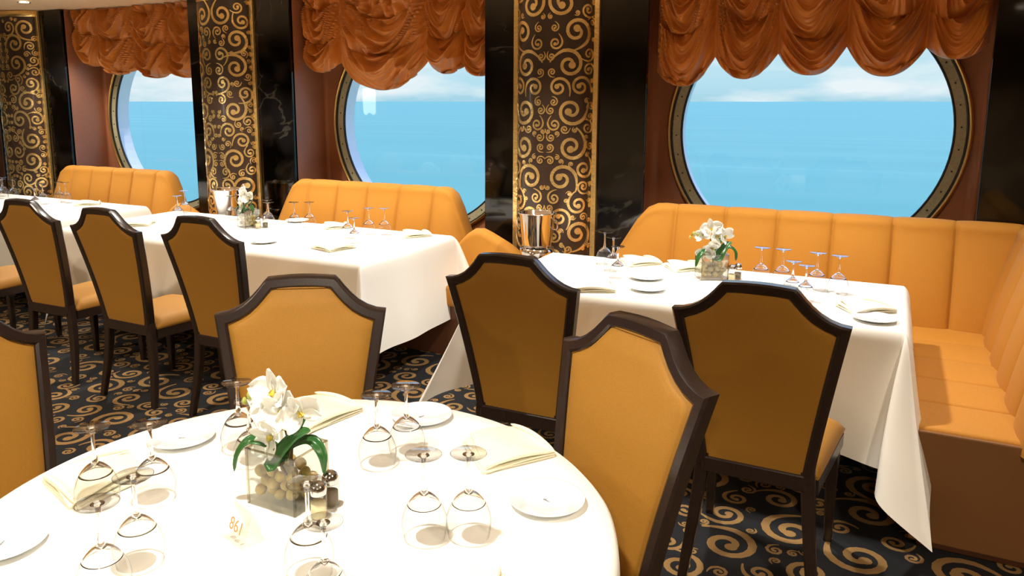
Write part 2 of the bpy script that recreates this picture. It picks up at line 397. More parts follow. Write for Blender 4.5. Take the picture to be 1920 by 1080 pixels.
# ---------------- scroll columns ----------------
def column(cx, wl, wr, label, seed):
    root = empty('pillar', (cx, YF, 0), 0, label, 'pillar', 'gold scroll pillars between the windows')
    dep = .15; n = 28; H = CEIL-.004
    arc = [(-wl + (wl+wr)*k/n, 0) for k in range(n+1)]
    def surf(t, off=0):            # t 0..1 over the half ellipse from left to right
        a = PI*(1-t); hw = (wl+wr)/2; mx_ = (wr-wl)/2
        x = mx_+hw*math.cos(a); y = -dep*math.sin(a)
        nx, ny = math.cos(a)/hw, -math.sin(a)/dep; l = math.hypot(nx, ny)
        return x+nx/l*off, -.012+y+ny/l*off
    # arc length table
    tb = [0]; pv = surf(0)
    for k in range(1, 201):
        p = surf(k/200); tb.append(tb[-1]+math.hypot(p[0]-pv[0], p[1]-pv[1])); pv = p
    Ltot = tb[-1]
    def s2t(s):
        s = max(0, min(Ltot, s)); lo = 0; hi = 200
        while hi-lo > 1:
            m_ = (lo+hi)//2
            if tb[m_] <= s: lo = m_
            else: hi = m_
        return (lo+(s-tb[lo])/((tb[hi]-tb[lo]) or 1))/200
    mb = MB(); P = [[(*surf(k/48), 0), (*surf(k/48), H)] for k in range(49)]; mb.grid(P)
    mb.build('drum', M_panel, root, True)
    mb = MB(); mb.box(wr+.002, wr+.036, -.026, -.002, 0, H, .003); mb.build('edge_strip', M_gold, root)
    mb = MB(); mb.box(-wl-.036, -wl-.002, -.026, -.002, 0, H, .003); mb.build('edge_strip', M_gold, root)
    mb = MB(); P = [[(*surf(k/48, o_), z) for o_, z in ((.001,H-.055),(.008,H-.05),(.008,H-.004),(.001,H-.001))] for k in range(49)]; mb.grid(P)
    mb.build('capital_band', M_gold, root, True)
    # mirrored scroll inlay
    half = Ltot/2; Ht = H-.08
    circ = pack(half, Ht, [(.098,9),(.070,16),(.046,34),(.029,90),(.017,130)], seed, wrap=False, tries=1500, pad=.90)
    rnd = random.Random(seed); mb = MB()
    for (x,y,R) in circ:
        th = rnd.random()*2*PI; sg = rnd.choice((-1,1))
        for mir in (0,1):
            sp = scroll(x, y+.02, R*.93, th, sg, R*.088+.0022, 1.05, 26 if R > .04 else 15)
            if mir: sp = [(Ltot-a, b, c) for a,b,c in sp]
            rb = ribbon(sp); vs = []
            for A, B in rb:
                for q, off in ((A,.0005),(A,.004),(B,.004),(B,.0005)):
                    xx, yy = surf(s2t(q[0]), off); vs.append((xx,yy,max(.005,min(H-.05,q[1]))))
            fs = []
            for i in range(len(rb)-1):
                for j in range(3): fs.append((4*i+j, 4*i+j+1, 4*i+4+j+1, 4*i+4+j))
            mb.add(vs, fs)
            e = sp[-1]; c = disc(e[0], e[1], R*.22+.001)
            mb.add([(*surf(s2t(p[0]), .0045), p[1]) for p in c], [tuple(range(len(c)))])
    mb.build('scroll_inlay', M_gold, root)
    return root
column(-1.925, .275, .232, 'broad dark pillar with gold scrollwork between the middle and right windows', 11)
column(-4.735, .29, .225, 'dark pillar with gold scrollwork between the left and middle windows', 12)
column(-7.42, .32, .26, 'gold scrollwork pillar at the far left reaching the ceiling', 13)

# ---------------- balloon curtains ----------------
def curtain(xs, peaks, bottoms, label, seed, ztop=CEIL-.004):
    """xs: gather lines; peaks: hem height at gather lines; bottoms: hem height in the swag middles"""
    mb = MB(); P = []; NU = 60; NV = 230
    ns = len(xs)-1
    rnd = random.Random(seed)
    sw = [[(rnd.uniform(-.25,.25), rnd.uniform(.8,1.3), rnd.uniform(0,6)) for _ in range(3)] for _ in range(ns)]
    for s in range(ns):
        wd = xs[s+1]-xs[s]
        for iu in range(NU + (1 if s == ns-1 else 0)):
            u = -1+2*iu/NU; x = xs[s]+wd*(u+1)/2
            pk = peaks[s] if u < 0 else peaks[s+1]
            zb = bottoms[s] + (pk-bottoms[s])*abs(u)**2.3
            row = []
            sag0 = (peaks[s]+peaks[s+1])/2-bottoms[s]
            for iv in range(NV+1):
                v = iv/NV; z = zb+(ztop-zb)*v
                h = z-zb
                nx = noise.noise(Vector((x*3.1, z*2.3, seed*3.7)))
                n2 = noise.noise(Vector((x*9, z*7, seed*1.3+5)))
                # catenary family: sag grows and shifts with height (tiers about 23 cm high)
                tier = h/.27 + .25*nx + sw[s][0][0]
                ti = int(math.floor(tier)); tf = tier-ti
                shift = .30*math.sin(ti*2.4+sw[s][1][2]+seed)*(1 if ti > 0 else 0)*min(1, tf*3)
                uu = max(-1.3, min(1.3, u-shift*(1-u*u)))
                sag = (sag0+.07+.10*min(1,h/.3)+.05*tf)*sw[s][0][1]
                ph = (z - sag*abs(uu)**1.7 + .05*nx)
                al = x*2.6+ti*3.1+s*5.7
                r1 = 1-abs(2.3*noise.noise(Vector((al+.9*nx, ph*13.5, seed*2.1+s))))
                r2 = 1-abs(2.3*noise.noise(Vector((al*1.7+4, ph*25, seed*5.3+s))))
                env = (1-abs(u)**6)*(.35+.65*min(1,h/.08+.25))
                r3 = 1-abs(2.3*noise.noise(Vector((al*2.3+8, ph*46, seed*1.9+s))))
                r1 = max(r1,-.2); r1 = r1*abs(r1)
                d = (.070*(r1-.4) + .024*(max(r2,-.3)-.5)*(.5+r1) + .006*(r3-.5))*env
                # puffing of each tier
                d += .075*(math.sin(PI*min(1,max(0,tf)))**.8)*(1-abs(u)**3)*.75
                # round billow at the hem
                if h < .10: d += .05*math.sqrt(max(0, 1-(1-h/.10)**2))*(1-abs(u)**4) - .05*(1-abs(u)**4)
                # gather line pleats
                g = math.exp(-((1-abs(u))/.13)**2)
                d -= .045*g; d += .010*g*n2
                # upper, looser part: vertical soft folds
                up = max(0, min(1, (h-.42)/.2))
                d = d*(1-.45*up) + up*.03*math.sin(x*2*PI/.12+3*nx)
                row.append((x + .012*nx*env, 4.868 - d*1.1 - .02, z+.004*n2))
            P.append(row)
    mb.grid(P)
    o = mb.build('balloon_curtain', M_curt, None, True); tag(o, label, 'curtain', 'copper balloon curtains over the round windows')
    so = o.modifiers.new('thick', 'SOLIDIFY'); so.thickness = .002
    return o
curtain([-1.35,-1.0,-.64,-.28,.11,.395], [1.78,1.865,1.87,1.90,1.88,1.90], [1.69,1.73,1.745,1.735,1.815], 'copper balloon curtain with five even swags over the right window', 1)
curtain([-4.12,-3.80,-3.02,-2.71,-2.465], [1.93,1.89,1.88,1.85,1.85], [1.82,1.68,1.79,1.77], 'copper balloon curtain with one large low swag over the middle window', 2)
curtain([-6.81,-6.55,-6.05,-5.64,-5.21], [2.05,1.93,1.89,1.85,1.86], [1.92,1.835,1.80,1.80], 'small-looking copper balloon curtain over the left window', 3)

# ---------------- banquettes ----------------
def channel_back(mb, T, seams, xform, sink=.42, nu=12, lean=.12, thick=.10, puff=.042):
    """padded back: s runs along seams, T(s) is the top height"""
    cols = []
    for i in range(len(seams)-1):
        a, b = seams[i], seams[i+1]
        for k in range(nu+1):
            if i and k == 0: continue
            u = .5-.5*math.cos(PI*k/nu); s = a+(b-a)*u; q = (4*u*(1-u))**.36 if 0 < k < nu else 0
            cols.append((s, q))
    P = []
    for s, q in cols:
        t = T(s); hh = t-sink; row = []
        for k in range(15):
            f = k/14; z = sink+(hh-.05)*f; row.append((lean*f**1.1 - puff*q*(.75+.25*math.sin(PI*f)), z))
        yt = lean+thick/2
        for k in range(1, 9):
            a = PI*k/8; row.append((yt-thick/2*math.cos(a)-puff*q*(1-k/8)*math.cos(a*.5), t-.05+(.05-.010*(1-q))*math.sin(a)))
        row.append((lean+thick, .12))
        P.append([xform(s, d, z) for d, z in row])
    mb.grid(P)
    for row in (P[0], P[-1]): mb.add(row, [tuple(range(len(row)))])
def top_fn(pts):
    def T(s):
        if s <= pts[0][0]: return pts[0][1]
        for (a, za), (b, zb) in zip(pts, pts[1:]):
            if s <= b:
                return za+(zb-za)*(s-a)/(b-a)
        return pts[-1][1]
    def Ts(s): return (T(s-.02)+T(s)*2+T(s+.02))/4
    return Ts
def seat_pads(mb, x0, x1, y0, y1, z0, z1, cuts, axis, drop=.004):
    cuts = sorted(cuts)
    for a, b in zip(cuts, cuts[1:]):
        if axis == 'x': mb.box(a, b, y0, y1, z0, z1, .018, seg=3)
        else: mb.box(x0, x1, a, b, z0, z1, .018, seg=3)
def banquette(x, label, group):
    r = empty('banquette', (x, 4.5, 0), 0, label, 'bench', group)
    mb = MB(); T = top_fn([(-.92,.52),(-.66,.985),(-.60,1.02),(.70,1.02),(.76,.985),(.90,.60)])
    channel_back(mb, T, [-.92,-.50,-.225,.045,.315,.60,.90], lambda s,d,z: (s, d-.02, z)); mb.build('backrest', M_banq, r, True)
    mb = MB(); T = top_fn([(.86,.66),(.98,.775),(1.06,.785),(1.28,.68),(1.36,.60)])
    channel_back(mb, T, [.88,1.36], lambda s,d,z: (s, d*.5-.13, z), lean=.08, thick=.22, puff=.02); mb.build('arm', M_banq, r, True)
    mb = MB(); seat_pads(mb, 0, 0, -.40, .05, .33, .46, [-.92,-.5,-.05,.4,.86,1.3], 'x'); mb.build('seat', M_banq, r, True)
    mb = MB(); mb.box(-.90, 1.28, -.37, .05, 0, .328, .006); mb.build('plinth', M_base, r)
    return r
b2 = banquette(-3.40, 'amber channel-back banquette under the middle window', 'straight amber banquettes')
dup(b2, (-6.17, 4.5, 0), 0, 'amber channel-back banquette under the left window, farthest along the wall', 'straight amber banquettes')
r = empty('corner_banquette', (0, 4.5, 0), 0, 'large L-shaped amber banquette filling the corner by the right window', 'bench')
mb = MB(); T = top_fn([(-1.60,.50),(-1.34,.93),(-1.28,.985),(-1.22,1.0),(.9,1.0)])
channel_back(mb, T, [-1.60,-1.12,-.835,-.55,-.265,.025,.31,.60,.68], lambda s,d,z: (s, d-.02, z)); mb.build('backrest', M_banq, r, True)
mb = MB(); T = top_fn([(-1,1.0),(2,1.0)])
channel_back(mb, T, [-1.50,-1.22,-.94,-.66,-.38,-.10,.10], lambda s,d,z: (.475+d, s, z)); mb.build('side_backrest', M_banq, r, True)
mb = MB(); seat_pads(mb, 0, 0, -.43, .02, .33, .46, [-1.58,-1.15,-.7,-.26,.135], 'x'); mb.build('seat', M_banq, r, True)
mb = MB(); seat_pads(mb, .145, .50, 0, 0, .33, .46, [-1.46,-1.17,-.87,-.57,-.27,.02], 'y'); mb.build('side_seat', M_banq, r, True)
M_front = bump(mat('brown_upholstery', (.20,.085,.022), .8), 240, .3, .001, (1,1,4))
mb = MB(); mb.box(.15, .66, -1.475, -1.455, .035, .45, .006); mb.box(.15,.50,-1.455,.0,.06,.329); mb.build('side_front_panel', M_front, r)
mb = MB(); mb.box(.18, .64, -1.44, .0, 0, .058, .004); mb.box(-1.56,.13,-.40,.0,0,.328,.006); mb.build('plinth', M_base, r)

# ---------------- tables and cloths ----------------
def sheet_cloth(x0, x1, y0, y1, d, label, group, seed=0, corners=None, flare=(.04,.04,.04,.04), z=.7505, waves=.010, dback=None, short_br=False):
    """rectangular cloth: flat top, four skirts, four folded corners. corners order FL, FR, BR, BL"""
    rr = .03; mb = MB(); corners = corners or [{}]*4
    # perimeter samples: (base point, outward dir, drop length scale, corner weight)
    per = []
    def side(p, q, nrm, fl, n, ca={}, cb={}):
        for k in range(n):
            t = (k+.5)/n; L_ = math.hypot(q[0]-p[0], q[1]-p[1])
            ex = ca.get('ext',0)*math.exp(-(t*L_/.2)**2)+cb.get('ext',0)*math.exp(-((1-t)*L_/.2)**2)
            per.append(((p[0]+(q[0]-p[0])*t, p[1]+(q[1]-p[1])*t), nrm, None, fl, t, ex))
    def corner(p, n0, n1, c, f0, f1):
        K = 36
        for k in range(K+1):
            ph = PI/2*k/K; per.append((p, (n0, n1), (ph, c), f0+(f1-f0)*k/K, 0, c.get('ext',0)))
    FL, FR, BR, BL = (x0,y0), (x1,y0), (x1,y1), (x0,y1)
    f = flare
    side(FL, FR, (0,-1), f[0], 90, corners[0], corners[1]); corner(FR, (0,-1), (1,0), corners[1], f[0], f[1])
    side(FR, BR, (1,0), f[1], 40); corner(BR, (1,0), (0,1), corners[2], f[1], f[2])
    side(BR, BL, (0,1), f[2], 40); corner(BL, (0,1), (-1,0), corners[3], f[2], f[3])
    side(BL, FL, (-1,0), f[3], 30); corner(FL, (-1,0), (0,-1), corners[0], f[3], f[0])
    ND = 26; P = []
    for base, nr, cc, fl, t, ex in per:
        if cc is None: inw = (base[0]-nr[0]*.03, base[1]-nr[1]*.03)
        else: inw = (base[0]-(nr[0][0]+nr[1][0])*.03, base[1]-(nr[0][1]+nr[1][1])*.03)
        inw = (min(x1-.03, max(x0+.03, inw[0])), min(y1-.03, max(y0+.03, inw[1])))
        row = [(*inw, z), (base[0]+(inw[0]-base[0])*.3, base[1]+(inw[1]-base[1])*.3, z-.0002)]
        for j in range(1, ND):
            g = (j/(ND-1))**1.6
            if cc is None:
                h = (dback if dback and nr == (0,1) else d)*g; wv = waves*g*(math.sin((base[0]*7+base[1]*9)+seed)+.6*math.sin((base[0]*17+base[1]*15)+seed*2))*math.sin(PI*t)**.5
                o = rr*(1-math.exp(-h/rr)) + fl*g + wv + ex*g*g
                row.append((base[0]+nr[0]*o, base[1]+nr[1]*o, z-max(0,h-rr*.4*(1-math.exp(-h/rr)))))
            else:
                ph, c = cc; dd = d
                if dback and nr[1] == (0,1): q_ = max(0, (ph/(PI/2)-.55)/.45); dd = d+(dback-d)*(1 if short_br and False else q_*q_*(3-2*q_))
                if dback and nr[0] == (0,1): q_ = max(0, 1-ph/(PI/2)/.45); dd = d+(dback-d)*q_
                L = dd/max(math.cos(ph), math.sin(ph)); h = L*g
                A = c.get('out', .34); a0 = c.get('dir', 45); w0 = c.get('w', 1.5)
                amt = A*math.sin(2*ph)**w0
                # azimuth of the lobe leans to its chosen direction as the flap hangs
                k = math.sin(2*ph)**.6; az = math.degrees(ph)*(1-k)+a0*k; az = math.radians(az)
                dx = nr[0][0]*math.cos(az)+nr[1][0]*math.sin(az); dy = nr[0][1]*math.cos(az)+nr[1][1]*math.sin(az)
                o = rr*(1-math.exp(-h/rr)) + fl*g + amt*h + ex*g*g*math.cos(ph)
                # curl of one edge of the fold
                cu = -c.get('curl', .10)*h*max(0, math.sin(4*ph))
                px, py = -dy, dx
                row.append((base[0]+dx*o+px*cu, base[1]+dy*o+py*cu, max(.012, z-math.sqrt(max(0,h*h-(amt*h)**2))+rr*.4*(1-math.exp(-h/rr)))))
        P.append(row)
    mb.grid(P, closed=True)
    P0 = [r_[0] for r_ in P]
    # top
    ring = [0]
    n = len(P); ND1 = ND+1
    tp = [P0[i] for i in range(n) if P0[i] != P0[i-1]]; mb.add(tp, [tuple(range(len(tp)))])
    o = mb.build('tablecloth', M_cloth, None, True); tag(o, label, 'tablecloth', group)
    me = o.data
    me.polygons[-1].use_smooth = True
    return o
def rect_table(x0, x1, y0, y1, label, group, posts):
    t = empty('dining_table', ((x0+x1)/2, (y0+y1)/2, 0), 0, label, 'table', group)
    cx, cy = (x0+x1)/2, (y0+y1)/2
    mb = MB(); mb.box(x0-cx+.004, x1-cx-.004, y0-cy+.004, y1-cy-.004, .715, .748, .006); mb.build('tabletop', M_wood, t)
    for px in posts:
        mb = MB(); mb.lathe([(.04,.03),(.04,.715)], 20, (px,0,0)); p = mb.build('pedestal', M_wood, t, True)
        mb = MB(); mb.lathe([(0,.001),(.20,.001),(.20,.02),(.05,.035),(.04,.06)], 32, (px,0,0)); mb.build('base', M_wood, p, True)
    return t
G_T = 'rectangular tables along the windows'; G_C = 'white cloths on the rectangular tables'
rect_table(-1.68, .085, 3.22, 4.05, 'rectangular table hidden under a white cloth by the corner banquette', G_T, (-.45,.45))
sheet_cloth(-1.68, .085, 3.22, 4.05, .50, 'white tablecloth on the right table, corner trailing in front of the banquette', G_C, 1,
            [dict(out=.42, dir=50, curl=.12, ext=.03), dict(out=.42, dir=17, curl=.30, w=1.0, ext=.12), dict(out=.08), dict(out=.2)], (.02,.035,.0,.03), dback=.26)
rect_table(-4.98, -2.48, 3.30, 4.27, 'long rectangular table hidden under a white cloth below the middle window', G_T, (-.8,.8))
sheet_cloth(-4.98, -2.48, 3.30, 4.27, .52, 'white tablecloth on the long middle table, open end facing the aisle', G_C, 4,
            [dict(out=.14), dict(out=.36, dir=38, curl=.10), dict(out=.34, dir=30, curl=.12), dict(out=.1)], (.02,.05,.0,.03), dback=.26)
rect_table(-7.9, -5.42, 3.42, 4.34, 'rectangular table under a white cloth at the far left', G_T, (-.8,.8))
sheet_cloth(-7.9, -5.42, 3.42, 4.34, .52, 'white tablecloth on the farthest left table', G_C, 7,
            [dict(out=.3), dict(out=.34, dir=45, curl=.1), dict(out=.2), dict(out=.1)], (.02,.04,.0,.03), dback=.26)
# round table
RC = (-1.045, 1.135); RR = .655
t = empty('round_dining_table', (*RC, 0), 0, 'round table in the foreground under a white cloth', 'table')
mb = MB(); mb.lathe([(0,.715),(RR-.01,.715),(RR-.004,.722),(RR-.004,.742),(RR-.01,.748),(0,.748)], 96); mb.build('tabletop', M_wood, t, True)
mb = MB(); mb.lathe([(.05,.03),(.05,.715)], 24); mb.build('pedestal', M_wood, t, True)
mb = MB(); mb.lathe([(0,.001),(.28,.001),(.28,.02),(.07,.04),(.05,.08)], 40); mb.build('base', M_wood, t, True)
mb = MB(); n = 240; P = []
for k in range(n):
    a = 2*PI*k/n; row = [(0.0001*math.cos(a), .0001*math.sin(a), .7505)]
    for j in range(1, 13): row.append((RR*j/13*math.cos(a), RR*j/13*math.sin(a), .7505))
    fw = math.sin(11*a+.6*math.sin(3*a))+.35*math.sin(23*a+1)
    for j in range(19):
        g = j/18; h = .26*g; rad = RR + .010*(1-math.exp(-h/.01)) + .012*g + .030*g**1.2*fw + (.004 if j else 0)
        row.append((rad*math.cos(a), rad*math.sin(a), .7505-h))
    P.append(row)
mb.grid(P, closed=True); o = mb.build('round_tablecloth', M_cloth, None, True, (*RC, 0)); tag(o, 'white cloth on the round foreground table', 'tablecloth')

# ---------------- chairs ----------------
def chair_proto():
    r = empty('dining_chair')
    HB, HS, HC = .404, .957, 1.061; WB, WS, WC = .178, .260, .104
    def yb(h):
        t = (h-HB)/(HC-HB); return -.127*t**1.35 if t > 0 else -.02*0 - .02*(1-(h/HB))
    up = [(WS,0),(WS-.030,.004),(WS-.058,.014),(WS-.085,.030),(WS-.108,.050),(WS-.128,.072),(WS-.144,.092),(WC,HC-HS)]
    right = [(WB+(WS-WB)*((k/14)**1.15)*(1) , HB+(HS-HB)*k/14) for k in range(15)][:-1] + [(x, HS+z) for x, z in up]
    crown = [(WC*(1-2*k/6), HC+.006*math.sin(PI*k/6)) for k in range(1,6)]
    outline = right + crown + [(-x, z) for x, z in right[::-1]]
    n = len(outline)
    # frame: swept rounded profile
    prof = [(0,-.017),(.006,-.024),(.027,-.024),(.034,-.018),(.034,.018),(.027,.024),(.006,.024),(0,.017)]
    def sub(pts):
        return pts
    P = []
    for i in range(n):
        a = Vector(outline[i-1]); b = Vector(outline[i]); c = Vector(outline[(i+1)%n])
        d0 = (b-a).normalized(); d1 = (c-b).normalized(); n0 = Vector((-d0.y, d0.x)); n1 = Vector((-d1.y, d1.x)); m = (n0+n1)
        m = m/ max(.35, m.dot(n0)) 
        P.append([(b.x+m.x*o, yb(b.y+m.y*o)+dy, b.y+m.y*o) for o, dy in prof+[prof[0]]])
    mb = MB(); mb.grid(P, closed=True)
    fr = mb.build('back_frame', M_wood, r); smooth_by_angle(fr, 38)
    # bottom rail
    mb = MB(); mb.box(-.165, .165, -.026, .018, .385, .440, .006); mb.build('rail', M_wood, r)
    # upholstered pad front and rear
    def wid(h):
        if h <= HS: return WB+(WS-WB)*max(0,(h-HB)/(HS-HB))**1.15
        z = h-HS
        for (xa, za), (xb, zb_) in zip(up, up[1:]):
            if z <= zb_+1e-9: return xa+(xb-xa)*(z-za)/(zb_-za)
        return WC
    def pad(front, bulge, off):
        hs = [HB+.036+(HS-.034-HB-.036)*k/16 for k in range(17)]
        hs2 = [HS-.034+(HC-.030-(HS-.034))*k/10 for k in range(1,11)]
        rows = []
        for h in hs+hs2:
            w_ = wid(h)-.030 if h <= HS-.034 else None
            if w_ is None:
                # offset of the concave shoulder line: shift it down by .033 and in
                w_ = wid(min(HC, h+.033))-.010
                w_ = min(w_, wid(HS-.034)-.030)
            row = []
            for k in range(21):
                u = -1+k/10; x = w_*u
                eb = (1-abs(u)**5)
                eh = min(1, (h-HB-.034)/.05+.02)*min(1, (HC-.028-h)/.05+.02)
                q = bulge*math.sqrt(max(0, eb*min(1, eh)))
                row.append((x, yb(h)+(off+q if front else off-q), h))
            rows.append(row)
        return rows
    mb = MB(); A = pad(True, .022, .008); B = pad(False, .006, -.016); mb.grid(A); mb.grid([q[::-1] for q in B]); mb.build('backrest', M_chair, r, True)
    # piping bead along the front pad edge
    bead = [row[-1] for row in A] + A[-1][::-1][1:-1] + [row[0] for row in A[::-1]] + A[0][1:-1]
    mb = MB(); bead.append(bead[0]); mb.tube([(x, y+.004, z) for x,y,z in bead], .0028, 6); mb.build('piping', M_chair, r, True)
    # seat
    mb = MB(); P = []
    def seat_out(t):      # outline of the seat, t 0..1
        pts = [(-.205,.025),(.205,.025),(.245,.46),(-.245,.46)]
        return pts
    S_ = 20
    for i in range(S_+1):
        v = i/S_; y = .022+(.448)*v; w_ = .198+.045*v; row = []
        row.append((-w_*.97, y, .412))
        for k in range(S_+1):
            u = -1+2*k/S_; e = (1-abs(u)**8)*(1-abs(2*v-1)**10)
            row.append((w_*u, y+.012*v*(1-u*u), .425+.050*max(0,e)**.5+.006*(1-u*u)*(1-(2*v-1)**2)))
        row.append((w_*.97, y, .412)); P.append(row)
    mb.grid(P); mb.add(P[0], [tuple(range(len(P[0])))]); mb.add(P[-1], [tuple(range(len(P[-1])))[::-1]])
    mb.build('seat', M_chair, r, True)
    mb = MB(); vs = [(-.195,.02,.365),(.195,.02,.365),(.24,.455,.365),(-.24,.455,.365),(-.195,.02,.414),(.195,.02,.414),(.24,.455,.414),(-.24,.455,.414)]
    mb.add(vs, [(3,2,1,0),(4,5,6,7),(0,1,5,4),(1,2,6,5),(2,3,7,6),(3,0,4,7)]); mb.build('seat_frame', M_wood, r)
    def leg(pts, w0, w1, w2):
        m_ = MB(); P = []
        nn = len(pts)
        for i, p in enumerate(pts):
            f = i/(nn-1); h = (w0+(w1-w0)*f*2)/2 if f < .5 else (w1+(w2-w1)*(f-.5)*2)/2
            b = h*.25
            P.append([(p[0]+a, p[1]+c, p[2]) for a, c in ((-h,-h+b),(-h+b,-h),(h-b,-h),(h,-h+b),(h,h-b),(h-b,h),(-h+b,h),(-h,h-b),(-h,-h+b))])
        m_.grid(P); m_.add(P[0][:8], [tuple(range(8))]); m_.add(P[-1][:8], [tuple(range(8))[::-1]]); return m_
    for s in (-1, 1):
        L = leg([(s*.212,.425,.39),(s*.212,.425,.2),(s*.214,.428,0)], .044, .038, .028).build('leg', M_wood, r); smooth_by_angle(L, 30)
        L = leg([(s*.162,-.001,.45),(s*.166,-.001,.40),(s*.174,-.004,.30),(s*.184,-.012,.20),(s*.196,-.026,.10),(s*.206,-.042,0)], .044, .040, .030).build('leg', M_wood, r); smooth_by_angle(L, 30)
    return r
proto = chair_proto()
G_W = 'dark framed chairs along the window tables'; G_R = 'dark framed chairs around the round table'
CH = [(-.327,2.516,-.4, 'golden chair seen from behind at the right table, nearest the corner banquette', G_W),
      (-1.188,2.568,.7, 'brown-looking chair seen from behind at the left end of the right table', G_W),
      (-2.898,2.722,-.4, 'chair seen from behind at the long middle table, nearest its open end', G_W),
      (-3.563,2.702,-.6, 'middle of the three chairs seen from behind at the long middle table', G_W),
      (-4.276,2.737,1.9, 'leftmost whole chair seen from behind at the long middle table', G_W),
      (-5.18,2.80,8, 'chair at the far left edge, only its seat and legs showing', G_W),
      (-1.538,1.735,213.7, 'golden chair facing us behind the round table, behind the orchids', G_R),
      (-.587,1.738,149.6, 'golden chair at the right side of the round table, back turned to the right', G_R),
      (-1.998,1.064,-86, 'golden chair cut off at the left edge beside the round table', G_R)]
for i, (x, y, a, lab, g) in enumerate(CH):
    if i == 0:
        proto.location = (x,y,0); proto.rotation_euler = (0,0,math.radians(a)); tag(proto, lab, 'chair', g)
    else: dup(proto, (x,y,0), math.radians(a), lab, g)

# ---------------- glassware ----------------
TZ = .7515
def wine_glass(h=.174, rf=.036, rb=.045, rr=.041):
    r = empty('wine_glass')
    mb = MB(); bh = h*.55
    prof = [(rr,0),(rb-.001,bh*.2),(rb,bh*.38),(rb-.005,bh*.58),(rb-.014,bh*.77),(rb-.027,bh*.92),(.006,bh)]
    # smooth the bowl with a finer curve
    pts = []
    for i in range(len(prof)-1):
        for k in range(4):
            t = k/4; p0 = prof[max(i-1,0)]; p1 = prof[i]; p2 = prof[i+1]; p3 = prof[min(i+2,len(prof)-1)]
            pts.append(tuple(.5*((2*p1[j])+(-p0[j]+p2[j])*t+(2*p0[j]-5*p1[j]+4*p2[j]-p3[j])*t*t+(-p0[j]+3*p1[j]-3*p2[j]+p3[j])*t**3) for j in (0,1)))
    pts.append(prof[-1])
    cut = [i for i, p in enumerate(pts) if p[1] >= bh*.70][0]
    mb.lathe(pts[:cut+1], 40); bw = mb.build('bowl', M_glass, r, True)
    mb = MB(); mb.lathe([(q[0]-.0022-.006*((q[1]-bh*.7)/(bh*.3))*(1 if q[0] > .012 else .2), q[1]-.004) for q in pts[cut:]][::-1][2:][::-1]+[(.0001, bh-.010)], 32)
    up_ = pts[cut:]; inn = [(max(.0002, q[0]-.0030), q[1]-.0035*(q[1]-up_[0][1])/(bh-up_[0][1])) for q in up_]
    mb = MB(); mb.lathe(up_+[(.0002, bh+.0005)], 36); k_ = MB(); mb.lathe(inn[:-2][::-1]+[up_[0]], 36)
    mb.lathe([(.0002, bh-.012)]+[inn[-3]], 36); mb.build('bowl_base', M_solid, bw, True)
    mb = MB(); mb.tube([(0,0,bh-.004),(0,0,bh+.006),(0,0,bh+.02),(0,0,h-.02),(0,0,h-.006),(0,0,h-.003)], [.004,.0065,.0040,.0036,.006,.012], 16); mb.build('stem', M_solid, r, True)
    mb = MB(); mb.lathe([(.004,h-.008),(.014,h-.0055),(rf-.002,h-.0022),(rf,h-.001),(rf-.002,h),(.0,h)], 40); mb.build('foot', M_foot, r, True)
    return r
gl_big = wine_glass(); gl_small = wine_glass(.156, .034, .040, .036)
G_GR = 'upturned wine glasses on the round table'
used = {}
def place_glass(x, y, small, label, group):
    p = gl_small if small else gl_big
    if p.name not in used:
        used[p.name] = 1; p.location = (x,y,TZ); tag(p, label, 'glass', group)
    else: dup(p, (x,y,TZ), random.Random(x*7).random()*6, label, group)
for x, y, s, lab in [
    (-1.45,.99,0,'upturned wine glass standing over the left napkin on the round table'),
    (-1.36,1.06,0,'upturned wine glass just right of the one over the left napkin'),
    (-1.19,.885,0,'upturned wine glass just left of the table number stand'),
    (-1.16,.79,0,'upturned wine glass nearest the bottom left corner of the round table'),
    (-1.38,1.33,0,'upturned wine glass left of the orchids, its foot in front of the carpet'),
    (-1.30,1.285,1,'upturned wine glass directly behind the left orchid petals'),
    (-1.03,1.42,0,'upturned wine glass right of the orchids, the nearer of the back pair'),
    (-1.00,1.50,0,'upturned wine glass farthest back on the round table, before the open carpet'),
    (-.765,1.205,0,'left glass of the upturned pair between the right napkin and the orchids'),
    (-.69,1.25,0,'right glass of the upturned pair, beside the right napkin'),
    (-.89,1.01,0,'upturned wine glass right beside the shaker and orchid vase'),
    (-.80,.945,1,'upturned wine glass at the bottom middle of the picture, right of the number stand')]:
    place_glass(x, y, s, lab, G_GR)
G3 = 'upturned wine glasses on the right table'
for x, y, s, lab in [(-.515,3.79,0,'leftmost upturned glass of the row of six before the corner banquette'),
    (-.42,3.79,0,'second glass from the left in the row of six before the corner banquette'),
    (-.355,3.61,1,'short upturned glass at the front of the row of six, the left of the two'),
    (-.295,3.54,1,'short upturned glass at the front of the row of six, the nearest one'),
    (-.27,3.77,0,'second glass from the right in the row of six before the corner banquette'),
    (-.178,3.74,0,'rightmost upturned glass on the right table'),
    (-1.31,3.86,0,'upturned glass at the left end of the right table, farthest of three'),
    (-1.22,3.73,0,'upturned glass at the left end of the right table, middle of three'),
    (-1.15,3.59,1,'upturned glass at the left end of the right table, nearest of three')]:
    place_glass(x, y, s, lab, G3)
G2 = 'upturned wine glasses on the long middle table'
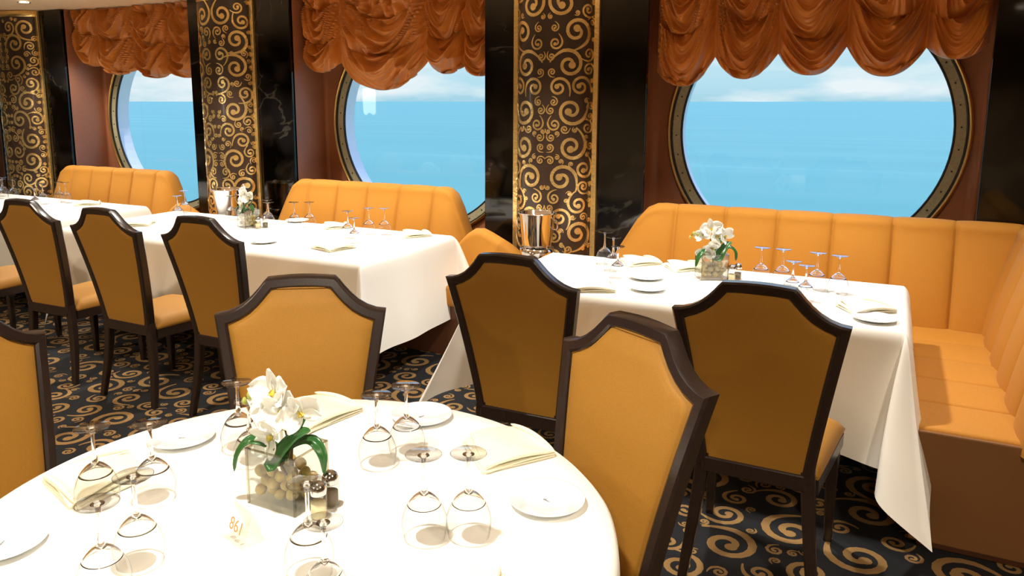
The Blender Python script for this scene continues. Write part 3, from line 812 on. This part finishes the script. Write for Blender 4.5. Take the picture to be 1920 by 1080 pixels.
for x, y, s, lab in [(-3.59,4.06,0,'upturned glass alone right of the orchids on the middle table, left one of two overlapping'),
    (-3.50,4.11,0,'upturned glass right of the orchids on the middle table, right one of two overlapping'),
    (-3.00,3.88,0,'upturned glass at the open end of the middle table, left of the nearer pair'),
    (-2.86,3.76,1,'upturned glass nearest us at the open end of the middle table'),
    (-2.97,4.06,0,'upturned glass at the open end of the middle table, left of the back pair'),
    (-2.87,4.09,0,'upturned glass at the open end of the middle table, rightmost of the back pair'),
    (-4.59,3.95,0,'upturned glass at the left end of the middle table, the nearer of two'),
    (-4.80,4.20,0,'upturned glass at the left end of the middle table, the farther of two'),
    (-4.23,4.12,0,'upturned glass just left of the orchids on the middle table'),
    (-4.12,4.14,0,'upturned glass behind the orchids on the middle table'),
    (-3.745,3.98,0,'upturned glass touching the right of the orchids on the middle table'),
    (-3.84,4.07,0,'upturned glass behind the right orchid blooms on the middle table')]:
    place_glass(x, y, s, lab, G2)
G1 = 'upturned wine glasses on the far left table'
for x, y, s, lab in [(-7.11,4.20,0,'upturned glass at the very left edge on the far left table'),
    (-6.96,4.10,0,'left glass of the tall middle pair on the far left table'),
    (-6.86,4.14,0,'right glass of the tall middle pair on the far left table'),
    (-6.29,4.04,0,'upturned glass on the far left table, second of the right cluster'),
    (-6.28,4.18,0,'upturned glass at the back of the right cluster on the far left table'),
    (-6.18,4.17,0,'rightmost upturned glass on the far left table'),
    (-6.15,3.88,1,'short upturned glass at the front of the right cluster on the far left table')]:
    place_glass(x, y, s, lab, G1)

# ---------------- plates ----------------
def plate():
    r = empty('bread_plate')
    mb = MB(); mb.lathe([(0,.004),(.045,.004),(.050,.006),(.056,.009),(.080,.0135),(.0825,.0145),(.082,.012),(.055,.005),(.048,.0005),(0,.0005)], 64)
    mb.build('dish', M_plate, r, True)
    mb = MB(); pts = [(-.009+.018*k/20, .003*math.sin(k*1.1)*(1-k/28)) for k in range(21)]
    rb = ribbon([(a,b,.0009) for a,b in pts]); mb.add([(p[0],p[1],.0046) for ab in rb for p in ab], [(2*i,2*i+1,2*i+3,2*i+2) for i in range(20)])
    mb.add([(p[0],p[1],.0047) for p in disc(-.004,.003,.0022)], [tuple(range(10))])
    mb.build('crest', M_crest, r)
    return r
pl = plate(); G_P = 'small white bread plates'
PL = [(-.604,1.439,'white bread plate at the right edge of the round table'),
      (-1.55,1.30,'white bread plate at the back left of the round table, behind the glasses'),
      (-1.083,1.70,'white bread plate at the far edge of the round table, behind the back glasses'),
      (-1.475,.80,'white bread plate cut off at the left edge of the picture'),
      (-.02,3.34,'white bread plate at the right front corner of the right table'),
      (-1.02,3.64,'white bread plate left of the orchids on the right table'),
      (-.95,3.42,'white bread plate at the front middle of the right table'),
      (-3.36,3.52,'white bread plate at the front of the middle table'),
      (-3.75,4.27,'white bread plate at the back of the middle table beside the banquette')]
for i, (x, y, lab) in enumerate(PL):
    if i == 0: pl.location = (x,y,TZ); pl.rotation_euler = (0,0,-.3); tag(pl, lab, 'plate', G_P)
    else: dup(pl, (x,y,TZ), i*.7, lab, G_P)

# ---------------- napkins ----------------
def napkin():
    """square napkin folded to a triangle; apex at origin, opening towards +x"""
    mb = MB()
    for lay, (sc, z0, rot, lift) in enumerate([(1.0,.0,0,0),(.97,.0052,.03,.004),(.93,.0105,-.05,.012)]):
        n = 20; top = []; bot = []
        for i in range(n+1):
            v = i/n; ra, rb_ = [], []
            for k in range(n+1):
                u = -1+2*k/n; x = .145*sc*v*(1+.62*(1-abs(u))); y = (.135*v*sc)*u
                c, s = math.cos(rot), math.sin(rot)
                z = z0 + lift*math.sin(PI*v)*(abs(u)**2) + .006*v*(1-u*u)*(.5+.5*lay) + .004*lay*math.sin(3*u+2*v)*v
                ra.append((x*c-y*s, x*s+y*c, z+.0042)); rb_.append((x*c-y*s, x*s+y*c, z))
            top.append(ra); bot.append(rb_)
        mb.grid(top); mb.grid([q[::-1] for q in bot])
        for e in (0, n):
            mb.grid([[top[i][e] for i in range(n+1)], [bot[i][e] for i in range(n+1)]])
        mb.grid([top[n], bot[n]])
    # rolled hems along the two long edges of the upper flap
    for s in (-1, 1):
        mb.tube([(.004+.136*t, s*(.004+.124*t), .014+.010*math.sin(PI*t)) for t in [k/12 for k in range(13)]], [.002+.0045*math.sin(PI*k/12)**.5 for k in range(13)], 8)
    o = mb.build('napkin', M_napkin); smooth_by_angle(o, 50); return o
nk = napkin(); G_N = 'folded cream napkins'
NK = [(-.672,1.650,math.radians(192),'folded cream napkin with raised flap at the right of the round table'),
      (-1.655,1.0,math.radians(28),'folded cream napkin at the left edge of the round table, under a glass'),
      (-1.25,1.66,math.radians(215),'folded cream napkin behind the orchids on the round table'),
      (-.52,.98,math.radians(150),'cream napkin at the bottom edge right of centre, partly out of the picture'),
      (-1.06,3.29,math.radians(160),'folded cream napkin at the front left of the right table, beside a chair back'),
      (.06,3.50,math.radians(178),'folded cream napkin at the right end of the right table'),
      (-1.035,3.99,math.radians(180),'folded cream napkin at the back left of the right table'),
      (-.79,3.97,math.radians(180),'folded cream napkin at the back of the right table behind the orchids'),
      (-2.80,3.45,math.radians(120),'folded cream napkin at the front right corner of the middle table'),
      (-2.56,4.17,math.radians(184),'folded cream napkin at the back right corner of the middle table'),
      (-3.22,4.2,math.radians(185),'folded cream napkin at the back of the middle table between the glasses'),
      (-3.95,3.60,math.radians(160),'folded cream napkin in front of the orchids on the middle table'),
      (-4.5,3.62,math.radians(170),'folded cream napkin at the front left of the middle table'),
      (-5.80,4.20,math.radians(185),'folded cream napkin at the right end of the far left table')]
for i, (x, y, a, lab) in enumerate(NK):
    if i == 0: nk.location = (x,y,TZ); nk.rotation_euler = (0,0,a); tag(nk, lab, 'napkin', G_N)
    else: dup(nk, (x,y,TZ), a, lab, G_N)

# ---------------- orchid centrepieces ----------------
def vase():
    r = empty('glass_vase')
    mb = MB(); w_, d_, h_, t_ = .066, .056, .125, .0045
    outer = [(-w_,-d_),(w_,-d_),(w_,d_),(-w_,d_)]; inner = [(-w_+t_,-d_+t_),(w_-t_,-d_+t_),(w_-t_,d_-t_),(-w_+t_,d_-t_)]
    vs = [(x,y,0) for x,y in outer]+[(x,y,h_) for x,y in outer]+[(x,y,h_) for x,y in inner]+[(x,y,.012) for x,y in inner]
    fs = [(3,2,1,0)]
    for a in range(4):
        b = (a+1)%4; fs += [(a,b,4+b,4+a),(4+a,4+b,8+b,8+a),(8+a,8+b,12+b,12+a)]
    fs.append((12,13,14,15)); mb.add(vs, fs)
    for (xa,ya),(xb,yb_) in zip(outer, inner):
        mb.box(min(xa,xb), max(xa,xb), min(ya,yb_), max(ya,yb_), .0005, h_+.0004, 0, 1)
    for k in range(4):
        (xa,ya),(xb,yb_) = outer[k], inner[(k+1)%4]; mb.box(min(xa,xb), max(xa,xb), min(ya,yb_), max(ya,yb_), h_-.0022, h_+.0006, 0, 1)
    mb.build('walls', [M_vase, M_vedge], r)
    return r
def petal(mb, L, W, tilt, az, cup, base, mi=0, nrm=None):
    """one petal as a curved sheet with thickness"""
    n, m = 7, 6; P = []
    q = Matrix.Rotation(az, 4, 'Z') @ Matrix.Rotation(-tilt, 4, 'Y')
    for i in range(n+1):
        v = i/n; w_ = W*(math.sin(PI*min(1, v*.93+.05))**.75); row = []
        for k in range(m+1):
            u = -1+2*k/m; p = Vector((L*v, w_*u, cup*(v*v*L*1.2) + .12*W*u*u*2 - .02*L*math.sin(PI*v)))
            row.append(base @ (q @ p))
        P.append(row)
    mb.grid(P, mi)
def orchid():
    r = empty('orchid'); K = 1.2
    mb = MB(); mb.tube([(.012,0,.015),(.010,.004,.08),(.002,.0,.14),(-.012,0,.19),(-.045,0,.225),(-.08,0,.225),(-.11,0,.205)], [.003,.003,.0026,.0024,.002,.0017,.0014], 8); mb.build('stem', M_stem, r, True)
    mb = MB(); mb.tube([(.006,.002,.02),(.006,.004,.09),(.012,.004,.13)], [.004,.0045,.003], 8)
    mb.tube([(.010,.012,.01),(-.03,.01,.07),(-.055,-.02,.10)], .0022, 6); mb.build('root', M_stem, r, True)
    FL = [ # x, y, z, facing direction, size, roll
        (-.015,-.012,.238,(-.1,-1,.35),.050,.2), (.010,-.020,.205,(.35,-1,.25),.046,.9), (.052,-.010,.205,(.6,-1,.2),.044,.5),
        (-.050,-.012,.210,(-.6,-1,.2),.040,.3), (-.012,-.030,.150,(.0,-1,-.1),.044,1.2), (-.040,-.018,.118,(-.5,-1,.25),.040,.1)]
    for x, y, z, f, s, roll in FL:
        s *= K; q = Vector(f).normalized().to_track_quat('Z', 'Y').to_matrix().to_4x4()
        B = Matrix.Translation((x,y,z)) @ q @ Matrix.Rotation(roll, 4, 'Z')
        mb = MB()
        for k in range(3): petal(mb, s*.92, s*.26, .30, PI/2+2*PI*k/3, .10, B)
        for k in (0, PI): petal(mb, s*1.0, s*.50, .22, k+.25*(1 if k == 0 else -1), .12, B)
        fo = mb.build('flower', M_petal, r, True); so = fo.modifiers.new('t', 'SOLIDIFY'); so.thickness = .0008
        mb = MB(); petal(mb, s*.34, s*.14, 1.0, -PI/2, .3, B); petal(mb, s*.24, s*.13, .9, 0, .3, B); petal(mb, s*.24, s*.13, .9, PI, .3, B); mb.build('lip', M_lip, fo, True)
    for x, z, s in ((-.095,.222,.012),(-.112,.205,.010),(-.075,.216,.011)):
        mb = MB(); mb.lathe([(0,-s),(s*.5,-s*.6),(s*.62,0),(s*.4,s*.6),(0,s)], 12, (x,-.004,z-.004)); mb.build('bud', M_bud, r, True)
    # leaves: midrib polyline, width
    LV = [([(0,-.01,.115),(.008,-.03,.100),(.012,-.045,.100),(.030,-.04,.130),(.060,-.03,.165),(.085,-.02,.178)], .026),
          ([(0,-.01,.105),(-.03,-.03,.130),(-.06,-.045,.135),(-.085,-.055,.105),(-.095,-.06,.065)], .014),
          ([(.005,-.01,.105),(.04,-.01,.135),(.08,-.01,.150),(.108,-.012,.125),(.112,-.014,.085)], .013),
          ([(.01,0,.12),(.03,.015,.165),(.05,.02,.20),(.055,.02,.215)], .016)]
    for pts, W in LV:
        pts = [Vector(p) for p in pts]; fine = []
        for i in range(len(pts)-1):
            for k in range(5):
                t = k/5; p0 = pts[max(i-1,0)]; p1 = pts[i]; p2 = pts[i+1]; p3 = pts[min(i+2,len(pts)-1)]
                fine.append(.5*((2*p1)+(-p0+p2)*t+(2*p0-5*p1+4*p2-p3)*t*t+(-p0+3*p1-3*p2+p3)*t**3))
        fine.append(pts[-1]); n = len(fine); P = []
        for i, p in enumerate(fine):
            tg = (fine[min(i+1,n-1)]-fine[max(i-1,0)]).normalized(); sd = tg.cross(Vector((0,-.5,1))).normalized(); nn = sd.cross(tg)
            w_ = W*(math.sin(PI*min(1,(i/(n-1))*.88+.12))**.6); P.append([p+sd*w_*u+nn*w_*.35*abs(u) for u in (-1,-.6,-.25,0,.25,.6,1)])
        mb = MB(); mb.grid(P); lf = mb.build('leaf', M_leaf, r, True); so = lf.modifiers.new('t', 'SOLIDIFY'); so.thickness = .0014
    return r
def pebble(s):
    rnd = random.Random(s); mb = MB(); R = .0138
    P = []
    for i in range(9):
        a = PI*i/8; P.append([(R*math.sin(a)*math.cos(b)*(1+.12*math.sin(2*b+s)), R*math.sin(a)*math.sin(b), R*.85*math.cos(a)) for b in [2*PI*k/14 for k in range(15)]])
    mb.grid(P); return mb.build('pebble', M_peb, None, True)
def shaker(fill):
    r = empty('shaker')
    mb = MB(); mb.lathe([(0,.001),(.016,.001),(.018,.004),(.018,.052),(.015,.056)], 28); mb.build('body', M_acryl, r, True)
    mb = MB(); mb.lathe([(0,.004),(.0155,.004),(.0155,.034),(0,.034)], 24); mb.build('contents', fill, r, True)
    mb = MB(); mb.lathe([(.0165,.052),(.018,.054),(.018,.064),(.014,.074),(.007,.079),(0,.080)], 28); mb.build('cap', M_chrome, r, True)
    return r
va = vase(); orc = orchid(); pb = pebble(3); sh1 = shaker(M_salt); sh2 = shaker(M_pepper)
cents = [(-1.105,1.197,0,'round foreground table'), (-.745,3.80,.5,'right table'), (-3.88,3.93,-.4,'middle table')]
first = True
for (x, y, a, nm) in cents:
    lab = 'square glass vase of pebbles holding orchids on the '+nm
    lo = 'white orchid spray with green leaves in the glass vase on the '+nm
    if first:
        va.location = (x,y,TZ); va.rotation_euler = (0,0,a); tag(va, lab, 'vase', 'square glass vases'); orc.location = (x,y,TZ+.002); orc.rotation_euler = (0,0,a); tag(orc, lo, 'flower', 'orchid arrangements')
        sh1.location = (-.997,1.165,TZ); tag(sh1, 'small glass salt shaker with chrome cap beside the foreground vase', 'shaker')
        sh2.location = (-1.005,1.215,TZ); tag(sh2, 'small glass pepper shaker with chrome cap behind the salt beside the foreground vase', 'shaker')
    else:
        dup(va, (x,y,TZ), a, lab); dup(orc, (x,y,TZ+.002), a, lo)
        dup(sh1, (x+.10,y-.02,TZ), 0, 'small glass salt shaker beside the vase on the '+nm); dup(sh2, (x+.12,y+.03,TZ), 0, 'small glass pepper shaker beside the vase on the '+nm)
    rnd = random.Random(9); cnt = 0
    for lay in range(3):
        for ix in range(4):
            for iy in range(3):
                px = (-.043+.0275*ix)+(.006 if (lay+iy)%2 else -.003)+rnd.uniform(-.003,.003); py = (-.034+.030*iy)+(.008 if (lay+ix)%2 else 0)+rnd.uniform(-.003,.003); pz = .0262+lay*.0205+rnd.uniform(0,.004)
                if lay == 2 and rnd.random() < .25: continue
                c, s = math.cos(a), math.sin(a); loc = (x+c*px-s*py, y+s*px+c*py, TZ+pz)
                g = 'pebbles in the vase on the '+nm; lab = 'olive brown pebble inside the glass vase on the '+nm
                if first and cnt == 0: pb.location = loc; tag(pb, lab, 'pebble', g)
                else:
                    q = dup(pb, loc, 0, lab, g); q.rotation_euler = (rnd.random()*3, rnd.random()*3, rnd.random()*3)
                    k = rnd.uniform(.86,1.06); q.scale = (k,k*rnd.uniform(.9,1.1),k)
                cnt += 1
    first = False

# ---------------- table number stand ----------------
st = empty('table_number_stand', (-1.078,1.036,TZ), math.radians(-17), 'clear acrylic table number stand reading 861 in orange', 'sign')
mb = MB(); th = .0025; W2 = .038; H2 = .066; dy = .026
vs = []
for (ya, za, yb_, zb) in ((-dy,0,-.002,H2),(dy,0,.002,H2)):
    sgn = 1 if ya < 0 else -1
    vs = [(sx_*W2, y+o_, z) for sx_ in (-1,1) for (y,z) in ((ya,za),(yb_,zb)) for o_ in (0, sgn*th)]
    mb.add(vs, [(0,1,3,2),(4,6,7,5),(0,4,5,1),(2,3,7,6),(0,2,6,4),(1,5,7,3)])
mb.build('plates', M_acryl, st)
tx = bpy.data.curves.new('digits', 'FONT'); tx.body = '861'; tx.size = .034; tx.align_x = 'CENTER'; tx.align_y = 'CENTER'; tx.extrude = .0002
to = bpy.data.objects.new('tmp', tx); link(to); dg = bpy.context.evaluated_depsgraph_get(); me = bpy.data.meshes.new_from_object(to.evaluated_get(dg)); bpy.data.objects.remove(to)
me.materials.clear(); me.materials.append(M_orangeprint); d_ = link(bpy.data.objects.new('digits', me)); d_.parent = st
d_.location = (0, -.0148, .030); d_.rotation_euler = (math.atan2(H2, dy-.002), 0, 0)

# ---------------- ice buckets ----------------
def bucket():
    st_ = empty('bucket_stand'); mb = MB()
    mb.lathe([(0,.001),(.115,.001),(.115,.010),(.10,.022),(.03,.035),(.014,.06),(.012,.10)], 40); mb.build('base', M_steel, st_, True)
    mb = MB(); mb.lathe([(.011,.06),(.011,.655)], 20); mb.build('pole', M_steel, st_, True)
    mb = MB(); mb.lathe([(.0,.655),(.085,.655),(.098,.66),(.104,.68),(.104,.715),(.099,.715),(.094,.662),(.0,.662)], 48); mb.build('cup_ring', M_steel, st_, True)
    b = empty('ice_bucket'); mb = MB()
    mb.lathe([(0,0),(.078,0),(.084,.006),(.112,.255),(.118,.262),(.120,.268),(.116,.272),(.109,.266),(.081,.012),(0,.010)], 56); mb.build('pail', M_steel, b, True)
    for s in (-1,1):
        mb = MB(); mb.tube([(s*.107,0,.225),(s*.125,0,.228),(s*.134,0,.215),(s*.134,0,.180),(s*.126,0,.168),(s*.102,0,.170)], .005, 8); mb.build('handle', M_steel, b, True)
    return st_, b
bs, bk = bucket()
bs.location = (-1.905,4.33,0); bk.location = (-1.905,4.33,.6635)
tag(bs, 'polished steel bucket stand before the pillar right of the middle window', 'stand', 'champagne bucket stands'); tag(bk, 'polished steel ice bucket before the pillar right of the middle window', 'bucket', 'steel ice buckets')
dup(bs, (-4.56,4.405,0), 0, 'polished steel bucket stand before the pillar left of the middle window'); dup(bk, (-4.56,4.405,.6635), 0, 'polished steel ice bucket before the pillar left of the middle window')

# ---------------- ceiling downlights, crystal lamp, exit sign ----------------
dl = empty('downlight_or_fill_fixture')
mb = MB(); mb.lathe([(.040,-.001),(.052,-.001),(.054,-.006),(.048,-.009),(.041,-.006)], 32); mb.build('trim_ring', M_chrome, dl, True)
mb = MB(); mb.lathe([(0,-.004),(.040,-.004),(.040,-.001),(0,-.001)], 32); mb.build('lens', M_lamp, dl, True)
first = True
for x, y, *_ in SPOTS:  # every spot gets a fixture, the added fill spots included
    lab = 'round recessed downlight in the cream ceiling at the far left' if abs(x+6.605) < .01 else 'unseen recessed downlight placed in the cream ceiling out of frame to light the room'
    if first: dl.location = (x,y,CEIL-.001); tag(dl, lab, 'ceiling light', 'recessed ceiling downlights'); first = False
    else: dup(dl, (x,y,CEIL-.001), 0, lab, 'recessed ceiling downlights')

# crystal pendant lamp (out of frame; seen mirrored in the middle window)
r = empty('crystal_pendant', (-5.81, 2.2, CEIL), 0, 'lit crystal pendant lamp hanging beyond the left edge, mirrored in the middle window', 'lamp')
mb = MB(); mb.tube([(0,0,-.002),(0,0,-.66)], .006, 8); mb.build('rod', M_chrome, r, True)
mb = MB(); mb.lathe([(0,-.64),(.075,-.65),(.085,-.67),(0,-.67)], 24); mb.build('canopy_plate', M_chrome, r, True)
for k in range(12):
    a = 2*PI*k/12; mb = MB(); mb.lathe([(0,-1.0),(.012,-.985),(.015,-.80),(.012,-.672),(0,-.672)], 8, (.066*math.cos(a), .066*math.sin(a), .012*(k%3))); mb.build('crystal_rod', M_crystal, r)
